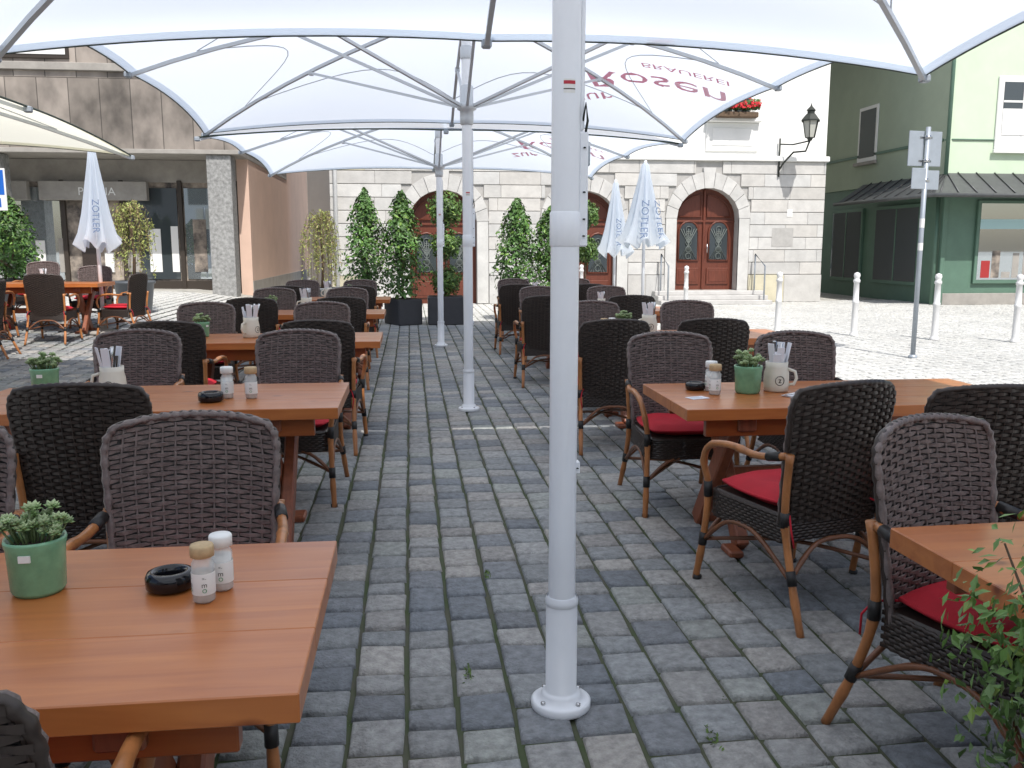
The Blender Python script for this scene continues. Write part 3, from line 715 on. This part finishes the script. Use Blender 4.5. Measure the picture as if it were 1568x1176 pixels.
    b.box(X0-.02,X1+.06,-.12,.3,Z1,Z1+.14,'white',.02)
    H=9.5; wins=[(.3,5.0),(4.2,5.0),(8.55,4.85)]
    b.box(X0,X1,.02,9,Z1+.14,H,'white'); b.box(X1-.02,X1,0.003,9,-.2,Z1,'stonej'); b.box(X0,X0+.02,0.003,9,-.2,Z1,'stonej')
    for (xc,z) in wins:
        b.box(xc-.62,xc+.62,-.02,.018,z,z+1.9,'frame',.01); b.box(xc-.45,xc+.45,-.03,-.021,z+.1,z+1.75,'glass')
        b.box(xc-.03,xc+.03,-.045,-.031,z+.1,z+1.75,'frame'); b.box(xc-.45,xc+.45,-.044,-.031,z+1.1,z+1.15,'frame')
        b.box(xc-.75,xc+.75,-.18,.018,z-.1,z-.001,'white',.02); b.box(xc-.72,xc+.72,-.03,.018,z-.85,z-.101,'frame',.02)
        b.box(xc-.55,xc+.55,-.045,-.031,z-.7,z-.25,'white',.01)
        b.box(xc-.55,xc+.55,-.42,-.2,z-.02,z+.12,'bark',.02)
        for i in range(900):
            p=Vector((xc+R.uniform(-.6,.6),-.31+R.gauss(0,.08),z+.2+abs(R.gauss(0,.1))))
            if R.random()<.45: b.leaf(p+Vector((0,-.03,.02)),Vector((R.uniform(-1,1),-1,.5)),.04,(1,1,1),'flower',.9)
            else: b.leaf(p,Vector((R.uniform(-1,1),-1,.5)),.045,(.06,.14,.03),asp=.8)
    b.add([(X0-.4,-.5,H),(X1+.4,-.5,H),(X1+.4,4.5,H+4),(X0-.4,4.5,H+4),(X1+.4,9.5,H),(X0-.4,9.5,H)],[(0,1,2,3),(3,2,4,5),(0,3,5),(1,4,2)],'rooft')
    for i,(d,h) in enumerate(((.9,.11),(.6,.22),(.3,.33))): b.box(7.95-1.5,7.95+1.5,-d-.1,-.1,h-.11+(.001*i),h,'stone',.01,col=(.5,.49,.47))
    for s in(-1,1):
        xx=7.95+s*1.3; b.tube([(xx,-.9,0),(xx,-.9,1.0),(xx,-.2,1.3),(xx,-.2,.33)],.022,'signback',8)
    b.box(10.15,10.3,-.056,-.046,2.3,2.5,'label'); b.box(9.75,10.35,-.052,-.0455,1.5,2.0,'stonej')
    b.tube([(X0+.15,-.16,0),(X0+.15,-.16,H)],.05,'boll',10)
    b.obj('stone_house',(0,23.45,0))
stone_building()
def wall_lantern():
    b=MB(); x,y,z=10.3,22.55,4.2
    b.tube([(9.85,23.4,3.5),(9.9,23.2,3.7),(10.05,22.95,3.95),(10.25,22.65,3.95),(x,y,z)],.025,'iron',6); b.tube([(9.85,23.38,4.2),(10.05,23.0,4.15),(x,y,z)],.02,'iron',6); b.tube([(9.85,23.37,3.35),(9.85,23.37,4.35)],.025,'iron',6)
    b.lathe([(0,0),(.05,.0),(.08,.06),(.13,.08)],'iron',c=(x,y,z),n=6,smooth=False)
    b.lathe([(.12,.08),(.2,.5)],'glasslamp',c=(x,y,z),n=6,smooth=False)
    for i in range(6):
        a=2*math.pi*i/6; b.tube([(x+.125*math.cos(a),y+.125*math.sin(a),z+.08),(x+.205*math.cos(a),y+.205*math.sin(a),z+.5)],.012,'iron',4)
    b.lathe([(.25,.48),(.25,.52),(.13,.66),(.1,.68),(.1,.74),(.13,.76),(.03,.86),(.0,.95)],'iron',c=(x,y,z),n=6,smooth=False)
    b.obj('wall_lantern')
wall_lantern()
# ---------------- green building
def green_building():
    b=MB(); X,Y=13.6,21.7
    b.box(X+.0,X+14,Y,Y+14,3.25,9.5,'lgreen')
    b.box(X-.02,X-.001,Y+.03,Y+14,3.25,9.5,'sgreen')  # sheet over the side wall, its shade painted as darker green
    b.box(X+.05,X+14,Y+.05,Y+14,-.2,3.25,'dgreen')
    b.box(X-.0,X+.12,Y,Y+.12,0,3.2,'dgreen',.01)
    b.box(X+.12,X+14,Y+.0,Y+.049,0,.3,'conc',.01)
    b.tube([(X-.08,Y-.08,2.9),(X-.08,Y-.08,9.5)],.05,'dgreen',8); b.tube([(X-.08,Y+.15,0),(X-.08,Y+.15,2.8)],.05,'dgreen',8)
    b.box(X-.06,X-.021,Y+.2,Y+14,4.15,4.22,'dgreen')
    b.tube([(X-.06,Y+.12,4.18),(X+.1,Y-.02,4.18),(X+14,Y-.02,4.18)],.02,'dgreen',5)
    for i in range(4):
        x0=X+1.0+i*2.9; b.box(x0-.08,x0+2.58,Y-.03,Y+.048,.55,2.68,'dgreen',.01); b.box(x0,x0+2.5,Y-.035,Y-.031,.65,2.6,'shopglass')
        b.box(x0,x0+2.5,Y-.0385,Y-.0355,1.95,2.2,'teal'); 
        for q in range(8): 
            xa=x0+.1+q*.29; b.box(xa,xa+R.uniform(.1,.25),Y-.0385,Y-.0355,.7,.7+R.uniform(.15,.7),R.choice(['label','car_refl','dframe','conc','tblue','interior']))  # boxes on the glass painted as reflections of the street
    for (y0,y1) in ((Y+1.1,Y+3.3),(Y+4.2,Y+6)):
        b.box(X-.03,X+.049,y0-.08,y1+.08,.45,2.65,'dgreen',.01); b.box(X-.036,X-.031,y0,y1,.55,2.55,'glass')
        b.box(X-.045,X-.037,(y0+y1)/2-.03,(y0+y1)/2+.03,.55,2.55,'dgreen')
    e=2.78;t=3.35
    P=[(X-.85,Y-.9,e),(X+14,Y-.9,e),(X+14,Y,t),(X,Y,t),(X-.85,Y+4.2,e),(X,Y+4.2,t)]
    b.add(P+[(p[0],p[1],p[2]-.07) for p in P],[(0,1,2,3),(4,0,3,5),(6,9,8,7),(10,11,9,6),(0,6,7,1),(4,10,6,0),(5,11,10,4)],'roof')
    for i in range(28): 
        x=X-.7+i*.5; x2=max(x,X); b.tube([(x,Y-.9,e+.02),(x2,Y,t+.02)],.018,'roof',4)
    for i in range(9): y=Y-.7+i*.55; b.tube([(X-.85,y,e+.02),(X,max(y,Y),t+.02)],.018,'roof',4)
    b.tube([(X-.9,Y+4.2,e-.03),(X-.9,Y-.95,e-.03),(X+14,Y-.95,e-.03)],.055,'roof',8)
    for x0 in (X+1.35,X+4.4,X+7.6):
        b.box(x0-.15,x0+1.25,Y-.05,Y-.001,3.95,5.75,'frame',.02); b.box(x0,x0+1.1,Y-.058,Y-.051,4.3,5.6,'glass')
        b.box(x0+.52,x0+.58,Y-.07,Y-.059,4.3,5.6,'frame'); b.box(x0,x0+1.1,Y-.069,Y-.059,5.1,5.15,'frame'); b.box(x0-.2,x0+1.3,Y-.12,Y-.051,3.85,3.95,'frame',.01)
        b.box(x0-.0,x0+1.1,Y-.062,Y-.0585,4.3,4.95,'label')
    b.box(X-.06,X-.021,Y+3.5,Y+4.6,4.0,5.6,'frame',.01); b.box(X-.066,X-.061,Y+3.6,Y+4.5,4.12,5.5,'glass'); b.box(X-.14,X-.061,Y+3.4,Y+4.7,3.9,3.999,'conc',.01)
    b.add([(X-.5,Y-.5,9.5),(X+14,Y-.5,9.5),(X+14,Y+7,14),(X-.5,Y+7,14),(X-.5,Y+14,9.5),(X+14,Y+14,9.5)],[(0,1,2,3),(3,2,5,4),(0,3,4)],'rooft')
    b.obj('green_house')
    b=MB(); b.box(9,30,38,40,-.2,9,'white'); 
    for i in range(5): b.box(10+i*2.6,11.2+i*2.6,37.96,37.999,1,2.8,'glass')
    b.obj('background_house')
    b=MB(); b.box(-25,30,-26,-18,-.2,9,'white')
    for i in range(16):
        for z in (1,4.6): b.box(-23+i*3.3,-21.6+i*3.3,-17.999,-17.95,z,z+2,'glass')
    b.add([(-25,-18,9),(30,-18,9),(30,-22,13),(-25,-22,13)],[(0,1,2,3)],'rooft')
    b.obj('row_house')
green_building()
# ---------------- left building
def left_building():
    b=MB(); Y=24.3; X1=-4.35; g=.3
    b.box(-22,X1,Y,Y+9,3.98,5.86,'slab'); b.box(-22,X1,Y-.04,Y+9,3.86,3.975,'conc',.01)
    b.box(-22,X1+.03,Y-.1,Y+9,5.865,6.05,'conc',.01); b.box(-22,X1,Y+.05,Y+9,6.05,11,'slab')
    for x in (-13.2,-10.3,-7.4):
        b.box(x,x+1.9,Y+.0,Y+.048,6.15,7.6,'dframe',.01); b.box(x+.08,x+1.82,Y-.008,Y-.002,6.25,7.5,'glass'); b.box(x+.08,x+1.82,Y-.014,Y-.009,6.25,6.95,'frame')
    for x in(-4.9,-10.6,-16.2): b.box(x-.31,x+.31,Y+.05,Y+.66,g-.4,3.85,'pillar',.01)
    W=Y+1.7
    b.box(-22,-4.6,W,W+7.5,g-.4,3.85,'interior')
    b.box(-22,-4.6,W-.05,W-.001,3.25,3.85,'conc'); b.box(-22,-4.6,W-.06,W-.001,g-.2,g+.25,'dframe')
    for i in range(10):
        x=-4.75-i*1.55; b.box(x-.06,x+.06,W-.1,W-.001,g,3.3,'dframe',.01)
        if i%3!=2: b.box(x-1.45,x-.1,W-.03,W-.0015,g+.3,3.1,'shopglass' if i%3==0 else 'glass')
    b.box(-9.9,-7.1,W-.35,W-.11,2.75,3.25,'conc',.01); b.box(-14,-10.2,W-.35,W-.11,2.75,3.25,'conc',.01)
    vs,fs=text_mesh('PHERIA',.3); b.add([(-8.4+v.x,W-.355,2.88+v.y) for v in vs],fs,'frame')
    for i in range(14):
        x=-6-i*.6; h=R.uniform(.5,1.5); b.box(x,x+R.uniform(.15,.4),W-.045,W-.032,g+.5,g+.5+h,R.choice(['label','conc','frame','wickd','interior','peach']))
    b.box(-4.68,-4.37,W-.4,48,-.2,6.5,'peach'); b.box(-4.368,-4.35,W-.4,48,-.2,.55,'conc')
    b.obj('shop_building')
    b=MB(); b.box(-9,-2.3,52,60,-.2,9,'teal'); 
    for i in range(4): b.box(-8+i*1.5,-7.2+i*1.5,51.95,51.999,1+.0,3,'frame'); b.box(-7.9+i*1.5,-7.3+i*1.5,51.93,51.949,1.1,2.9,'glass')
    b.obj('teal_house')
    b=MB(); b.box(-3.6,-2.2,33,34,-.2,7,'white'); b.obj('white_wall_house')
left_building()
# ---------------- bollards, signs
def boll_mesh():
    b=MB(); b.lathe([(0,0),(.075,0),(.078,.02),(.06,.05),(.052,.08),(.05,.55),(.056,.56),(.056,.6),(.048,.61),(.044,.9),(.056,.91),(.056,.95),(.04,.965),(.045,.99),(.055,1.02),(.045,1.06),(.0,1.08)],'boll',n=20)
    return b.obj('bollard',data_only=True)
BO=boll_mesh()
for (x,y) in [(6.3,14.7),(7.46,14.25),(8.45,13.5),(9.5,13.0),(10.6,12.5),(6.2,19.6),(4.1,21.2)]: inst('bollard',BO,(x,y,0))
def sign():
    b=MB(); b.tube([(0,0,0),(0,0,3.05)],.032,'signback',12); b.lathe([(.03,0),(.06,0),(.06,.03),(.033,.05)],'signback',n=14)
    b.box(-.26,-.02,.03,.045,2.55,3.0,'signback',.004); b.box(.02,.25,.03,.045,2.55,3.0,'signback',.004); b.box(-.25,-.03,-.055,-.04,2.25,2.52,'signback',.004)
    b.box(.0,.25,.035,.045,2.25,2.5,'signback',.004)
    for z in(2.35,2.6,2.9): b.lathe([(.033,0),(.04,0),(.04,.04),(.033,.04)],'steel',c=(0,0,z),n=14); b.box(-.1,.1,.03,.05,z,z+.03,'steel')
    for z,h in((1.75,.12),(1.45,.1)): b.lathe([(.0335,z),(.0335,z+h)],'label',n=14)
    b.obj('traffic_sign',(6.78,11.3,0),.15)
    b=MB(); b.tube([(0,0,0),(0,0,2.6)],.03,'signback',12); b.box(-.3,.3,-.05,-.035,1.8,2.55,'label',.004); b.box(-.27,.27,-.054,-.051,2.08,2.52,'blue')
    vs,fs=text_mesh('P',.36); b.add([(v.x,-.0555,2.16+v.y) for v in vs],fs,'label'); b.box(-.2,.2,-.0545,-.0515,1.86,2.02,'blue')
    b.obj('parking_sign',(-7.55,17.4,gz(-7.5,17.4)))
sign()
# ---------------- light
EL,AZ=math.radians(56),math.radians(168)
S=Vector((math.sin(AZ)*math.cos(EL),math.cos(AZ)*math.cos(EL),math.sin(EL)))
l=bpy.data.lights.new('sun','SUN'); l.energy=4.9; l.angle=math.radians(.5); l.color=(1,.97,.93)
o=bpy.data.objects.new('sun',l); sc.collection.objects.link(o); o.rotation_euler=S.to_track_quat('Z','Y').to_euler()
w=bpy.data.worlds.new("World"); sc.world=w; w.use_nodes=True; nt=w.node_tree
sk=nt.nodes.new('ShaderNodeTexSky'); sk.sky_type='NISHITA'; sk.sun_disc=False; sk.sun_elevation=EL; sk.sun_rotation=AZ; sk.dust_density=2.5
bg=nt.nodes['Background']; nt.links.new(sk.outputs[0],bg.inputs[0]); bg.inputs[1].default_value=.15
cam=bpy.data.cameras.new('camera'); cam.lens=31.18; cam.sensor_width=36; cam.clip_end=2000; cam.clip_start=.05
co=bpy.data.objects.new('camera',cam); sc.collection.objects.link(co); co.location=(0,0,1.5); co.rotation_euler=(math.radians(81.2),0,math.radians(-6.5))
sc.camera=co
